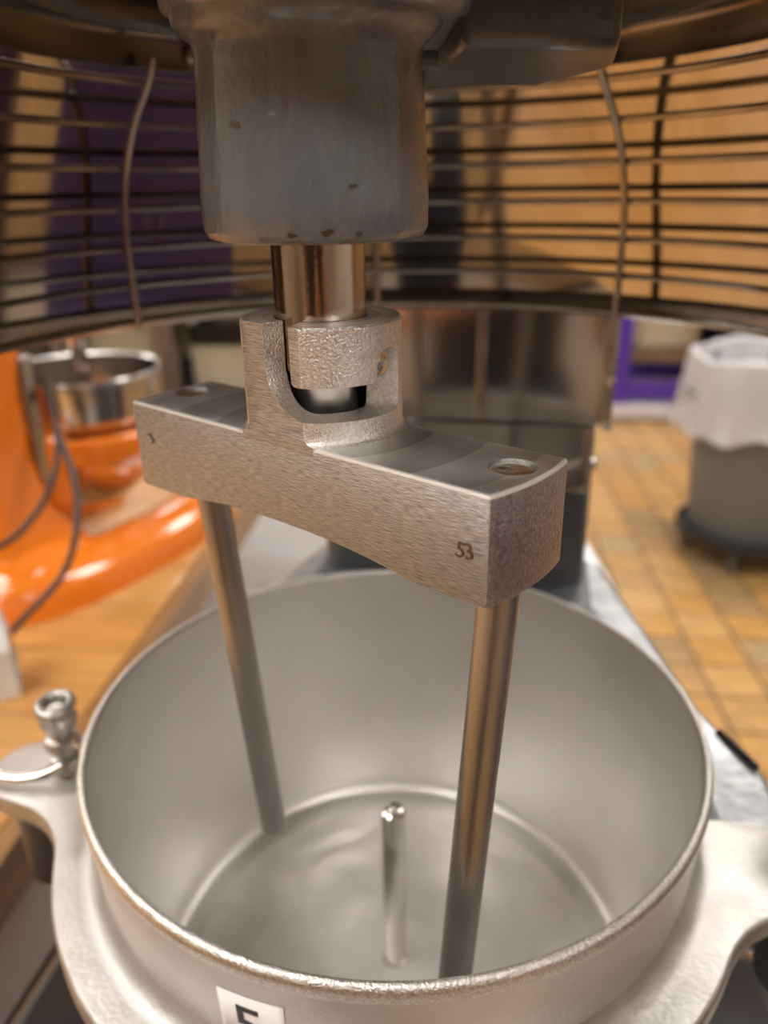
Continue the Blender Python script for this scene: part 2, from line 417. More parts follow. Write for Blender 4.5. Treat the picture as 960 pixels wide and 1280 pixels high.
# hub
prof = [(.0, 1.2855), (.0290, 1.2855), (.0318, 1.2864), (.0331, 1.2885), (.0333, 1.296), (.0322, 1.318), (.0312, 1.332), (.0318, 1.3355), (.0345, 1.3375), (.0365, 1.3395), (.0372, 1.343), (.0372, 1.36), (0, 1.36)]
hub = wpart('hub', lathe(B(), prof, 96, cen=(SX, SY)), 'hub_paint', angle=60)
random.seed(5)
for a, z, s in ((-123, 1.3145, .0012), (-69, 1.2998, .0009), (-81, 1.2886, .0013), (-97, 1.2882, .0008), (-66, 1.2882, .0007)):   # chips in the paint
    a_ = R(a); n_ = 9; r_ = .0333 - (z - 1.296) * .045 if z > 1.296 else .0333
    b = B(); vv = []
    for k in range(n_):
        t = 2 * PI * k / n_; q = s * random.uniform(.55, 1.25)
        da, dz = 1.5 * q * math.cos(t) / r_, .8 * q * math.sin(t)
        vv.append(b.verts.new((SX + (r_ + .00012) * math.cos(a_ + da), SY + (r_ + .00012) * math.sin(a_ + da), z + dz)))
    b.faces.new(vv); g = bmesh.ops.extrude_face_region(b, geom=b.faces[:])
    for v in [x for x in g['geom'] if isinstance(x, bmesh.types.BMVert)]: v.co -= Vector((math.cos(a_), math.sin(a_), 0)) * .0006
    wpart('paint_chip', b, 'stamp', hub, smooth=False)
# shaft with bayonet pin
prof = [(0, 1.2440), (.0111, 1.2440), (.0111, 1.2448), (.0128, 1.2462), (.0142, 1.2478), (.0142, 1.30), (0, 1.30)]
shaft = wpart('shaft', lathe(B(), prof, 72, cen=(SX, SY)), 'shaft_steel', angle=30)
mat('tip_steel', (.80, .78, .74), .36, 1, var=.06, vscale=300)
prof = [(0, 1.2298), (.0086, 1.2298), (.0101, 1.2308), (.0107, 1.2326), (.0107, 1.2425), (.0111, 1.2432), (.0111, 1.2440), (0, 1.2440)]
wpart('shaft_tip', lathe(B(), prof, 72, cen=(SX, SY)), 'tip_steel', shaft, angle=30)
PHI0 = R(-45.5 - 40.25)        # bearing of the viewer seen from the shaft, world frame
a = PHI0 + R(49)
b = lathe(B(), [(0, .0240), (.0022, .0239), (.0036, .0234), (.0043, .0226), (.0043, .010), (0, .010)], 28)
b.transform(Matrix.Translation((SX, SY, 1.2505)) @ Matrix.Rotation(a, 4, 'Z') @ Matrix.Rotation(PI / 2, 4, 'Y'))
wpart('bayonet_pin', b, 'rod_end', shaft)

# guard: curved polished sheet outside, wire cage turned in front of it
WR = [(.167, 1.3495), (.187, 1.3312), (.200, 1.3105), (.2065, 1.2895), (.209, 1.2680), (.209, 1.2470), (.209, 1.2260)]
def wr_at(z):
    q = [(.160, 1.362)] + WR
    for (r0, z0), (r1, z1) in zip(q, q[1:]):
        if z1 <= z <= z0: t = (z - z1) / (z0 - z1); return r1 + (r0 - r1) * t
    return q[-1][0] if z < q[-1][1] else q[0][0]
prof = []
zz = [1.2215 + i * (1.366 - 1.2215) / 18 for i in range(19)]
smooth_r = [.2095 - .002 * t - .032 * t * t for t in ((z - 1.2215) / .1445 for z in zz)]
inn = [(r + .020, z) for r, z in zip(smooth_r, zz)]; out = [(r + .0218, z) for r, z in zip(smooth_r, zz)][::-1]
prof = [(inn[0][0] + .0045, 1.2195), (inn[0][0] + .001, 1.2188), (inn[0][0] - .0005, 1.2200)] + inn + out + [(out[-1][0] + .003, 1.2235)]
wpart('splash_guard', lathe(B(), prof, 144, R(90 - 112), R(90 + 112), cen=(0, GY), close=True), 'guard_sheet', angle=60)
A0, A1 = R(90 - 112), R(90 + 112)
for i, (r, z) in enumerate(WR):
    pts = [(r * math.cos(A0 + (A1 - A0) * k / 96), GY + r * math.sin(A0 + (A1 - A0) * k / 96), z) for k in range(97)]
    wpart('guard_wire', tube(B(), pts, .0019 if i < 6 else .0026, 8), 'wire')
for a in (42.3, -47.5, -2.2, 87, -92):
    a = R(90 - a); pts = []
    for k in range(25):
        z = 1.2235 + (1.360 - 1.2235) * k / 24
        r = sum(wr_at(z + d) for d in (-.006, 0, .006)) / 3 - .0036
        pts.append((r * math.cos(a), GY + r * math.sin(a), z))
    wpart('guard_upright', tube(B(), pts, .0021, 10), 'wire')

# bowl clamps on the yoke
def clamp(lx, ly, s):
    def P(x, y, z): return (lx + x, ly + y, z)
    b = B(); lathe(b, [(0, 1.003), (.009, 1.003), (.0095, 1.007), (.008, 1.011), (.0055, 1.012), (.0055, 1.016), (.0085, 1.017), (.0095, 1.020), (.0085, 1.024), (.006, 1.025), (.006, 1.030), (.0092, 1.032), (.0102, 1.036), (.0085, 1.039), (0, 1.039)], 28, cen=(lx, ly))
    cb = mpart('clamp_bolt', b, 'rod_steel')
    pts = [P(.0082 * math.cos(2 * PI * k / 28), .0082 * math.sin(2 * PI * k / 28), 1.0445 + .0012 * math.sin(2 * PI * k / 28)) for k in range(28)]
    mpart('clamp_eye', tube(B(), pts, .0028, 10, closed=True), 'rod_steel', cb)
    b = lathe(B(), [(0, 1.036), (.0085, 1.036), (.009, 1.043), (0, 1.045)], 20, cen=(lx, ly)); mpart('clamp_nut', b, 'rod_steel', cb)
    b = tube(B(), [P(.009, -.004, 1.024), P(.017, -.008, 1.026)], .0022, 8); mpart('clamp_pin', b, 'steel_bright', cb)
    pts = spline([P(.004, -.010, 1.012), P(-.004 * s, -.016, 1.010), P(-.018 * s, -.020, 1.009), P(-.034 * s, -.020, 1.011), P(-.055 * s, -.014, 1.016), P(-.062 * s, .004, 1.018)], 6)
    mpart('clamp_handle', tube(B(), pts, .0032, 10), 'steel_bright', cb)
clamp(-.186, -.012, 1)
# right hand catch: black knob on a stud
b = lathe(B(), [(0, 1.003), (.008, 1.003), (.008, 1.012), (.014, 1.014), (.016, 1.020), (.016, 1.034), (.013, 1.039), (0, 1.04)], 24, cen=(.2035, -.002)); mpart('catch_knob', b, 'black_gloss')
b = tube(B(), spline([(.1905, .0535, 1.0), (.186, .063, 1.0), (.181, .074, .9995), (.177, .083, .999)], 5), .0026, 8); mpart('catch_lever', b, 'black_gloss')
# ear pins below
for lx, ly in ((-.190, -.026), (.196, -.030)):
    b = lathe(B(), [(0, .945), (.016, .945), (.018, .948), (.018, .9895), (0, .9895)], 28, cen=(lx, ly)); mpart('yoke_pin', b, 'shelf_dark')
# black front pads of the base, partly seen below the bowl
for s in (1, -1):
    b = prism(B(), rrect(.08, .13, .025, 6, s * .188, .0 if s > 0 else -.025), .63, .862)
    mpart('base_lug', b, 'black_gloss', bevel=.02)

# ------------------------------------------------------------------ bowl
BX, BY = -.003, 0
bw = empty('mixing_bowl', (BX, BY, .865), MA, 'large satin steel mixer bowl with side ears and a centre pin', 'bowl')
BM = Matrix.Translation((BX, BY, 0)) @ Matrix.Rotation(MA, 4, 'Z')
def bpart(name, bm, mt, parent=bw, **kw):
    bm.transform(BM); return obj(name, bm, mt, parent, world=True, **kw)
bpart('bowl_floor', lathe(B(), [(0, .8800), (.06, .8800), (.1185, .8802)], 120), 'bowl_floor', angle=60)
prof = [(.1180, .8801), (.1260, .8803), (.1300, .8812), (.1330, .8832), (.1350, .8860), (.1362, .8900), (.1370, .8980), (.1395, .935), (.1435, 1.0), (.1462, 1.050), (.1463, 1.0555)]
bpart('bowl_interior', lathe(B(), prof, 160), 'bowl_in', angle=60)
bpart('rim', lathe(B(), [(.1463, 1.0552), (.1464, 1.0577), (.1472, 1.0588), (.1488, 1.0589), (.1500, 1.0580), (.1506, 1.0558), (.1502, 1.0520), (.1494, 1.0500), (.1470, 1.0500)], 160, close=True), 'bowl_rim', angle=60)
prof = [(.0, .868), (.125, .868), (.138, .876), (.1415, .892), (.1440, .94), (.1468, 1.0), (.1488, 1.045), (.1494, 1.0505), (.1470, 1.0508)]
bpart('bowl_wall', lathe(B(), prof, 160), 'bowl_out', angle=60)
# flange with two ears
outer = [(.148, .006), (.165, .007), (.205, .009), (.219, .004), (.226, -.012), (.225, -.028), (.216, -.037), (.202, -.0405), (.188, -.0425), (.1765, -.0470), (.1665, -.0545), (.1585, -.0640), (.1535, -.0740)]
arcp = [(.1705 * math.cos(R(t)), .1705 * math.sin(R(t))) for t in range(-29, -152, -4)]
outer = outer + arcp + [(-x, y) for x, y in outer[::-1]]
# smooth the outline a little
res = []
for i in range(len(outer) - 1):
    for k in range(3):
        t = k / 3; res.append((outer[i][0] * (1 - t) + outer[i + 1][0] * t, outer[i][1] * (1 - t) + outer[i + 1][1] * t))
res.append(outer[-1])
for _ in range(4): res = [res[0]] + [tuple((res[i - 1][q] + 2 * res[i][q] + res[i + 1][q]) / 4 for q in (0, 1)) for i in range(1, len(res) - 1)] + [res[-1]]
b = B(); rows = []
fr = [(0, 1.0135), (.0016, 1.0085), (.004, 1.0052), (.0075, 1.0036), (.011, 1.003)]
for (x, y) in res:
    r = math.hypot(x, y); ri = min(.1455, r - .002); a = math.atan2(y, x); col = []
    for dr, z in fr:
        q = min(ri + dr + .0015, r - .0005); col.append(b.verts.new((q * math.cos(a), q * math.sin(a), z)))
    for q, z in ((r - .0022, 1.003), (r - .0006, 1.0024), (r, 1.0005), (r, .9920), (r - .002, .990), (ri, .990)):
        col.append(b.verts.new((q * math.cos(a), q * math.sin(a), z)))
    rows.append(col)
for p, q in zip(rows, rows[1:]):
    for i in range(len(p)): b.faces.new((p[i], p[(i + 1) % len(p)], q[(i + 1) % len(p)], q[i]))
b.faces.new(rows[0]); b.faces.new(rows[-1][::-1])
bpart('bracket_flange', b, 'cast_flange', angle=60)
# centre pin
b = lathe(B(), [(0, .879), (.0082, .879), (.0076, .8812), (.0066, .8822), (.0066, .9895), (.0062, .9912), (.0048, .9922), (.0030, .9915), (.0014, .9885), (0, .988)], 40, cen=(.0, -.002))
bpart('centre_pin', b, 'steel_bright', angle=40)
# paper label with the figure 5, bent round the bowl wall
def wall_r(z): return .1468 + (z - 1.0) * .0445
b = B(); ca = R(-110.8); hw = R(5.1); zt, zb = 1.0405, 1.0095; g = []
for i in range(13):
    for j in range(2):
        a = ca - hw + 2 * hw * i / 12; z = (zt + (1.3 * (i - 12) / 12) * .001) if j else zb
        r = wall_r(z) + .0004; g.append(b.verts.new((r * math.cos(a), r * math.sin(a), z)))
for i in range(12): b.faces.new((g[2 * i], g[2 * i + 2], g[2 * i + 3], g[2 * i + 1]))
b.transform(Matrix.Rotation(-MA, 4, 'Z'))
lb = bpart('label', b, 'label_paper'); lb['label'] = 'white paper label'
sm = lb.modifiers.new('thick', 'SOLIDIFY'); sm.thickness = .0003; sm.offset = 0
me = text_mesh('5', .0285, .0002)
for v in me.vertices:
    a = ca + R(-.5) + v.co.x / .1475; z = 1.0235 + v.co.y; r = wall_r(z) + .0007 + v.co.z
    a -= MA; p = BM @ Vector((r * math.cos(a), r * math.sin(a), z)); v.co = p
obj('numeral', me, 'ink', lb, smooth=False)

# ------------------------------------------------------------------ two-rod agitator on the shaft
AA = R(-40.25)
ag = empty('pin_agitator', (SX, SY, 1.0), AA, 'brushed steel crossbar agitator with two hanging rods locked on the shaft', 'agitator')
ZT, ZB, YF, YB_, RE = 1.228 - 1.0, 1.1953 - 1.0, -.0220, .0165, .0812
def xe(y): return math.sqrt(RE * RE - y * y)
def arch(x):
    q = abs(x) / .0535
    return .0042 * (1 - q ** 2.2) if q < 1 else 0
b = B(); NX, NY = 40, 12; top = []; bot = []
for i in range(NX + 1):
    top.append([]); bot.append([])
    for j in range(NY + 1):
        y = YF + (YB_ - YF) * j / NY; x = xe(y) * (-1 + 2 * i / NX)
        top[-1].append(b.verts.new((x, y, ZT))); bot[-1].append(b.verts.new((x, y, ZB + arch(x))))
for i in range(NX):
    for j in range(NY):
        b.faces.new((top[i][j], top[i + 1][j], top[i + 1][j + 1], top[i][j + 1])); b.faces.new((bot[i][j], bot[i][j + 1], bot[i + 1][j + 1], bot[i + 1][j]))
    for j in (0, NY): b.faces.new((top[i][j], top[i + 1][j], bot[i + 1][j], bot[i][j]))
for j in range(NY):
    for i in (0, NX): b.faces.new((top[i][j], top[i][j + 1], bot[i][j + 1], bot[i][j]))
bmesh.ops.recalc_face_normals(b, faces=b.faces[:])
bmesh.ops.bevel(b, geom=[e for e in b.edges if len(e.link_faces) == 2 and e.calc_face_angle() > R(40)], offset=.0010, segments=2, affect='EDGES', profile=.5)
HL, HR = (-.0705, .0005), (.0709, .0005)
cut = []
for hx, hy in (HL, HR):
    cut.append(lathe(B(), [(0, ZT - .0042), (.0066, ZT - .0042), (.0066, ZT - .0011), (.0071, ZT + .0002), (.0071, ZT + .004), (0, ZT + .004)], 40, cen=(hx, hy)))
cut.append(lathe(B(), [(0, ZT - .014), (.0147, ZT - .014), (.0147, ZT + .02), (0, ZT + .02)], 48))
me = boolean(b, cut)
for k in ('brushed', 'milled', 'end_cut', 'edge'): me.materials.append(M[k])
for p in me.polygons:
    if .2 < p.normal.z < .95 and p.center.z > ZT - .0012 and min(math.hypot(p.center.x - h_[0], p.center.y - h_[1]) for h_ in (HL, HR)) > .009: p.material_index = 3
    elif p.normal.z > .45: p.material_index = 1
    elif abs(p.normal.x) > .8: p.material_index = 2
    else: p.material_index = 0
    if p.material_index != 3 and abs(p.normal.y) < .7 and p.normal.z < .8 and abs(p.center.x) < .074 and abs(p.normal.z) < .3: p.material_index = 1
bar = obj('crossbar', me, 'brushed', ag, angle=28)
bar['label'] = 'brushed steel crossbar'
# collar with the bayonet slot
ZC1 = 1.2630 - 1.0
b = lathe(B(), [(.0146, ZT - .0026), (.0272, ZT - .0026), (.0272, ZT + .0001), (.0262, ZT + .0004), (.0256, ZT + .0010), (.0253, ZT + .0019), (.0252, ZT + .0036), (.0252, ZC1 - .0007), (.0245, ZC1), (.0150, ZC1), (.0146, ZC1 - .0004)], 96, close=True)
def sector(cols, r0, r1):
    bm = B(); rows = []
    for ph, z0, z1 in cols:
        a = R(-45.5) + ph
        rows.append([bm.verts.new((r * math.cos(a), r * math.sin(a), z)) for r, z in ((r0, z0), (r1, z0), (r1, z1), (r0, z1))])
    for p, q in zip(rows, rows[1:]):
        for i in range(4): bm.faces.new((p[i], p[(i + 1) % 4], q[(i + 1) % 4], q[i]))
    bm.faces.new(rows[0]); bm.faces.new(rows[-1][::-1]); return bm
cols = []
degs = sorted([-52 + k * 118 / 78 for k in range(79)] + [-24.4, -24.1, 39.0, 39.3])
for d in degs:
    z0 = .2352
    if d < -8: t = (-8 - d) / 44.2; z0 += .0155 * (1 - math.sqrt(max(0, 1 - t * t)))
    if d > 57: t = (d - 57) / 9.2; z0 += .0035 * (1 - math.sqrt(max(0, 1 - t * t)))
    if d < -24.2: z1 = .275
    elif d < 39.15:
        z1 = .2456
        if d < -20.5: z1 += .0014 * ((-20.5 - d) / 3.8) ** 2
        if d > 34.5: z1 += .0016 * ((d - 34.5) / 4.6) ** 2
    else:
        t = (d - 52.6) / 13.6; z1 = .2552 - .0042 * (1 - math.sqrt(max(0, 1 - t * t)))
    cols.append((R(d), z0, z1))
c1 = sector(cols, .0135, .034)
g = bmesh.ops.bisect_plane(b, geom=b.verts[:] + b.edges[:] + b.faces[:], plane_co=(0, YF - .00006, 0), plane_no=(0, -1, 0), clear_outer=True)
bmesh.ops.holes_fill(b, edges=[e for e in b.edges if len(e.link_faces) == 1], sides=0)
me = boolean(b, [c1])
for k in ('blasted', 'brushed', 'milled'): me.materials.append(M[k])
for p in me.polygons:
    p.material_index = 0
    if p.normal.y < -.95 and abs(p.center.y - YF) < .0005: p.material_index = 1
    elif p.normal.z > .8 and p.center.z > ZC1 - .001: p.material_index = 2
cl = obj('collar', me, 'blasted', ag, bevel=.0005, angle=32)
cl['label'] = 'sandblasted collar with bayonet slot'
obj('bore_floor', lathe(B(), [(0, .2145), (.0145, .2145), (.0145, .2160), (0, .2160)], 32), 'black', ag)  # black colour stands in for the shade deep in the steel bore
# rods, slightly splayed
def L2(p):   # world to the agitator's own frame
    v = Matrix.Rotation(-AA, 4, 'Z') @ (Vector(p) - Vector((SX, SY, 1.0))); return v
def rod(hole, end):
    h = Vector((hole[0], hole[1], ZT - .0030)); e = L2(end); d = (e - h).normalized(); ln = (e - h).length
    b = lathe(B(), [(0, 0), (.0050, 0), (.0063, .0012), (.0063, ln - .0016), (.0058, ln - .0004), (.0050, ln), (0, ln)], 40)
    b.transform(Matrix.Translation(e) @ (-d).to_track_quat('Z', 'Y').to_matrix().to_4x4())
    o = obj('rod', b, 'rod_steel', ag, angle=40)
    k = lathe(B(), [(0, ZT - .0011), (.0040, ZT - .0008), (.0058, ZT - .0010), (.0063, ZT - .0020), (.0063, ZT - .0034), (0, ZT - .0034)], 30, cen=hole); obj('rod_head', k, 'rod_end', o)
    return o
rod(HL, (-.0655, -.0150, .9945)); rod(HR, (.0165, -.1170, .985))
# stamped figures
def stamp(body, x, z, size, rot=0, dx=0):
    me = text_mesh(body, size, .0003)
    for v in me.vertices:
        q = Matrix.Rotation(rot, 2) @ Vector((v.co.x, v.co.y)); v.co = (x + q[0], YF - .00005 - v.co.z, z + q[1])
    obj('stamped_mark', me, 'stamp', bar, smooth=False)
stamp('5', .0695, ZT - .0175, .0066, R(-8)); stamp('3', .0722, ZT - .0172, .0066, R(10)); stamp('3', -.0685, ZT - .0128, .0055, R(35))

# ------------------------------------------------------------------ wooden table on the left
TZ = .84
tb = empty('work_table', (-.9, .4, 0), ROOM_A - .015, 'butcher block work table with pale wood strips left of the bowl', 'table')
EDGE = .632       # local x of the right hand edge
ys = [-1.1 + .105 * k for k in range(27)]
random.seed(11)
for k in range(19):
    b = box(B(), -.75, EDGE - .018, ys[k], ys[k + 1] - .0008, TZ - .045, TZ + random.uniform(-.0004, .0003))
    o = obj('plank', b, 'wood%d' % random.randrange(4), tb, smooth=False, bevel=.001)
    o.location.z = 0
obj('edge_board', box(B(), EDGE - .0175, EDGE, -1.1, ys[19], TZ - .05, TZ - .001), 'wood_edge', tb, smooth=False, bevel=.002)
for x in (-.7, EDGE - .44):
    for y in (-1.0, ys[19] - .08): obj('leg', box(B(), x, x + .07, y - .035, y + .035, 0, TZ - .05), 'wood_edge', tb, smooth=False, bevel=.004)
obj('apron', box(B(), -.66, EDGE - .40, -1.0, ys[19] - .08, TZ - .14, TZ - .047), 'wood_edge', tb, smooth=False)

# ------------------------------------------------------------------ orange stand mixer on the table
OA = R(64)        # it faces away to the right
om = empty('stand_mixer', (-.485, .585, TZ), OA, 'glossy orange bowl-lift stand mixer with curved base on the wooden table', 'stand mixer')
# local frame: +x is where the bowl hangs, +y is the side away from the viewer
def loft(bm, rows_):
    rows_ = [[bm.verts.new(p) for p in r] for r in rows_]
    for p, q in zip(rows_, rows_[1:]):
        for i in range(len(p)): bm.faces.new((p[i], p[(i + 1) % len(p)], q[(i + 1) % len(p)], q[i]))
    bm.faces.new(rows_[0][::-1]); bm.faces.new(rows_[-1]); return bm
def half_round(w, h):    # flat-bottomed rounded section
    return [(-w, 0), (w, 0)] + [(w * math.cos(R(t)) * (1 if t in (0, 180) else 1), h * (math.sin(R(t)) ** .75)) for t in range(12, 169, 12)]
b = B()
for s in (1, -1):
    pts = spline([(-.085, s * .045, 0), (-.06, s * .085, 0), (.0, s * .105, 0), (.08, s * .112, 0), (.16, s * .112, 0), (.235, s * .104, 0), (.262, s * .098, 0), (.274, s * .095, 0)], 5)
    rows = []
    for i, p in enumerate(pts):
        t = (pts[min(i + 1, len(pts) - 1)] - pts[max(i - 1, 0)]).normalized(); sd = t.cross(Vector((0, 0, 1)))
        f = i / (len(pts) - 1); k = 1.0 if f < .8 else math.sqrt(max(.02, 1 - ((f - .8) / .205) ** 2))
        wv, hv = (.047 + .004 * math.sin(f * PI)) * k, (.056 - .014 * f) * (.35 + .65 * k)
        rows.append([p + sd * x + Vector((0, 0, z)) for x, z in half_round(wv, hv)])
    loft(b, rows)
rows = []
for z, x0, x1, hw in ((0, -.11, .075, .13), (.03, -.108, .07, .128), (.05, -.10, .055, .112), (.066, -.09, .04, .09)):
    rows.append([(x, y, z) for x, y in rrect(x1 - x0, 2 * hw, .05, 6, (x0 + x1) / 2, 0)])
loft(b, rows)
obj('base', b, 'orange', om, angle=60)
b = B(); rows = []
for z, x0, x1, hw in ((.03, -.092, .070, .115), (.06, -.088, .045, .090), (.10, -.082, .028, .072), (.16, -.078, .022, .064), (.24, -.078, .022, .062), (.30, -.085, .03, .066)):
    rows.append([b.verts.new((x, y, z)) for x, y in rrect(x1 - x0, 2 * hw, .03, 5, (x0 + x1) / 2, 0)])
for p, q in zip(rows, rows[1:]):
    for i in range(len(p)): b.faces.new((p[i], p[(i + 1) % len(p)], q[(i + 1) % len(p)], q[i]))
b.faces.new(rows[0][::-1]); b.faces.new(rows[-1])
obj('pillar', b, 'orange', om, angle=70)
b = B(); rows = []
for x, zc, hw, hh in ((-.13, .345, .03, .03), (-.11, .345, .058, .055), (-.04, .35, .068, .068), (.08, .355, .068, .07), (.18, .352, .060, .062), (.225, .348, .045, .045), (.238, .348, .02, .02)):
    rows.append([b.verts.new((x, y, z)) for y, z in rrect(2 * hw, 2 * hh, min(hw, hh) * .75, 5, 0, zc)])
for p, q in zip(rows, rows[1:]):
    for i in range(len(p)): b.faces.new((p[i], p[(i + 1) % len(p)], q[(i + 1) % len(p)], q[i]))
b.faces.new(rows[0][::-1]); b.faces.new(rows[-1])
obj('motor_head', b, 'orange', om, angle=70)
obj('trim_band', box(B(), .012, .028, -.066, -.055, .13, .285), 'orange_trim', om, bevel=.003)
lift = obj('lift_bracket', box(B(), .020, .060, -.072, .072, .085, .185), 'orange', om, bevel=.012)
for s in (1, -1):
    pts = spline([(.045, s * .066, .155), (.075, s * .098, .155), (.115, s * .118, .155), (.165, s * .122, .155), (.20, s * .118, .155)], 5)
    b = B(); rows = []
    for i, p in enumerate(pts):
        t = (pts[min(i + 1, len(pts) - 1)] - pts[max(i - 1, 0)]).normalized(); sd = t.cross(Vector((0, 0, 1)))
        rows.append([b.verts.new(p + sd * x + Vector((0, 0, z))) for x, z in rrect(.018, .036, .007, 3)])
    for p, q in zip(rows, rows[1:]):
        for i in range(len(p)): b.faces.new((p[i], p[(i + 1) % len(p)], q[(i + 1) % len(p)], q[i]))
    b.faces.new(rows[0][::-1]); b.faces.new(rows[-1])
    obj('bowl_arm', b, 'orange', lift, angle=50)
obj('beater_shaft', lathe(B(), [(0, .235), (.009, .235), (.011, .24), (.011, .29), (0, .29)], 20, cen=(.16, 0)), 'steel_bright', om)
# its steel bowl
OM = Matrix.Translation((-.485, .585, TZ)) @ Matrix.Rotation(OA, 4, 'Z')
bc = OM @ Vector((.155, 0, 0))
sb = empty('steel_bowl', (bc.x, bc.y, TZ + .058), 0, 'polished steel bowl hanging in the arms of the orange mixer', 'bowl')
prof = [(0, 0), (.045, 0), (.05, .006), (.078, .03), (.096, .07), (.103, .12), (.105, .172), (.1085, .174), (.109, .178), (.1075, .180), (.1035, .179), (.1015, .12), (.0945, .071), (.076, .032), (.05, .009), (0, .008)]
obj('bowl_shell', lathe(B(), prof, 72), 'bowl_small', sb, angle=50)
obj('bowl_lug', tube(B(), spline([(-.02, -.104, .10), (0, -.116, .105), (.02, -.104, .10)], 4), .005, 8), 'bowl_small', sb)
# power cord
cb_ = obj('power_cord', tube(B(), spline([(-0.4136, 0.6000, 1.0951), (-0.3851, 0.5500, 1.0401), (-0.3587, 0.5100, 0.9948), (-0.3466, 0.4650, 0.9547), (-0.3564, 0.4350, 0.9157), (-0.3794, 0.4050, 0.8913), (-.44, .375, TZ + .006), (-.53, .37, TZ + .005)], 8), .0038, 10), 'cable')
tag(cb_, 'dark brown power cord draped over the orange mixer base', 'cord')
cb2 = obj('power_cord', tube(B(), spline([(-0.4079, 0.6000, 1.0950), (-0.3798, 0.5300, 1.0269), (-0.3849, 0.4900, 0.9836), (-0.4051, 0.4550, 0.9554), (-0.4311, 0.4300, 0.9436), (-0.4656, 0.4200, 0.9396)], 8), .0036, 10), 'cable')
tag(cb2, 'dark cord running left across the orange pillar', 'cord')

# small paper carton at the table's near side
ct = empty('paper_carton', (-.407, .322, TZ), R(24), 'small white paper carton with an orange stripe at the left edge', 'carton')
b = B(); w_, d_ = .034, .024
lo = [b.verts.new(p) for p in ((-w_, -d_, 0), (w_, -d_, 0), (w_, d_, 0), (-w_, d_, 0))]
mi = [b.verts.new(p) for p in ((-w_, -d_ - .002, .055), (w_, -d_ - .002, .055), (w_ - .002, d_, .060), (-w_, d_, .060))]
tp = [b.verts.new(p) for p in ((-w_ + .004, -.004, .082), (w_ - .004, -.004, .088), (w_ - .004, .003, .088), (-w_ + .004, .003, .082))]
for p, q in ((lo, mi), (mi, tp)):
    for i in range(4): b.faces.new((p[i], p[(i + 1) % 4], q[(i + 1) % 4], q[i]))
b.faces.new(lo[::-1]); b.faces.new(tp)
obj('carton_body', b, 'carton', ct, smooth=False, bevel=.0012)
obj('stripe', box(B(), w_ - .001, w_ + .0005, -d_, d_ - .001, .050, .055), 'carton_orange', ct, smooth=False)
for k in range(9): obj('print_line', box(B(), w_ - .001, w_ + .0004, -d_ + .006, d_ - .006, .012 + k * .004, .0132 + k * .004), 'print', ct, smooth=False)

# ------------------------------------------------------------------ waste bin on its dolly
cx, cy = 1.335, 2.31
dl = empty('bin_dolly', (cx, cy, .005), 0, 'black round wheeled dolly under the grey waste bin', 'dolly')
obj('deck', lathe(B(), [(0, .075), (.225, .075), (.245, .085), (.245, .12), (.235, .125), (.22, .105), (0, .105)], 48), 'dolly', dl)
for a in (20, 92, 164, 236, 308):
    x, y = .19 * math.cos(R(a)), .19 * math.sin(R(a))
    wl = lathe(B(), [(0, -.014), (.03, -.014), (.036, -.009), (.036, .009), (.03, .014), (0, .014)], 20); wl.transform(Matrix.Translation((x, y, .037)) @ Matrix.Rotation(R(a + 30), 4, 'Z') @ Matrix.Rotation(PI / 2, 4, 'X'))
    cs = obj('caster', wl, 'caster', dl)
    obj('fork', box(B(), x - .02, x + .02, y - .022, y + .022, .06, .076), 'caster', cs, smooth=False)
can = empty('waste_bin', (cx, cy, .112), 0, 'round grey plastic waste bin with a clear liner folded over its rim', 'bin')
obj('body', lathe(B(), [(0, 0), (.195, 0), (.205, .012), (.245, .58), (.258, .585), (.262, .60), (.262, .625), (.254, .632), (.246, .625), (.236, .58), (.198, .02), (0, .015)], 64), 'can_grey', can, angle=50)
for s in (1, -1): obj('handle', tube(B(), spline([(s * .25, -.06, .50), (s * .275, -.045, .515), (s * .28, 0, .52), (s * .275, .045, .515), (s * .25, .06, .50)], 4), .011, 8), 'can_grey', can)
b = B(); rows = []; random.seed(2)
ph = [random.uniform(0, 6.28) for _ in range(6)]
prof = [(.195, .30), (.218, .50), (.240, .640), (.258, .648), (.270, .640), (.276, .60), (.284, .52), (.290, .455), (.300, .40), (.303, .392)]
for k, (r, z) in enumerate(prof):
    row = []
    for i in range(120):
        a = 2 * PI * i / 120; amp = .004 + .008 * max(0, k - 4) / 5
        rr = r + amp * (math.sin(7 * a + ph[0]) + .7 * math.sin(13 * a + ph[1] + k * .2) + .4 * math.sin(29 * a + ph[2]))
        zz_ = z + (.014 * math.sin(3 * a + ph[3]) + .008 * math.sin(11 * a + ph[4])) * max(0, k - 4) / 5 + (.01 * math.sin(5 * a) if k < 5 else 0)
        row.append(b.verts.new((rr * math.cos(a), rr * math.sin(a), zz_)))
    rows.append(row)
for p, q in zip(rows, rows[1:]):
    for i in range(120): b.faces.new((p[i], p[(i + 1) % 120], q[(i + 1) % 120], q[i]))
ln = obj('bin_liner', b, 'liner', None); ln.location = (cx, cy, .112)
tag(ln, 'clear whitish plastic bag hanging over the rim of the grey bin', 'bin liner')
sd_ = ln.modifiers.new('thick', 'SOLIDIFY'); sd_.thickness = .0008

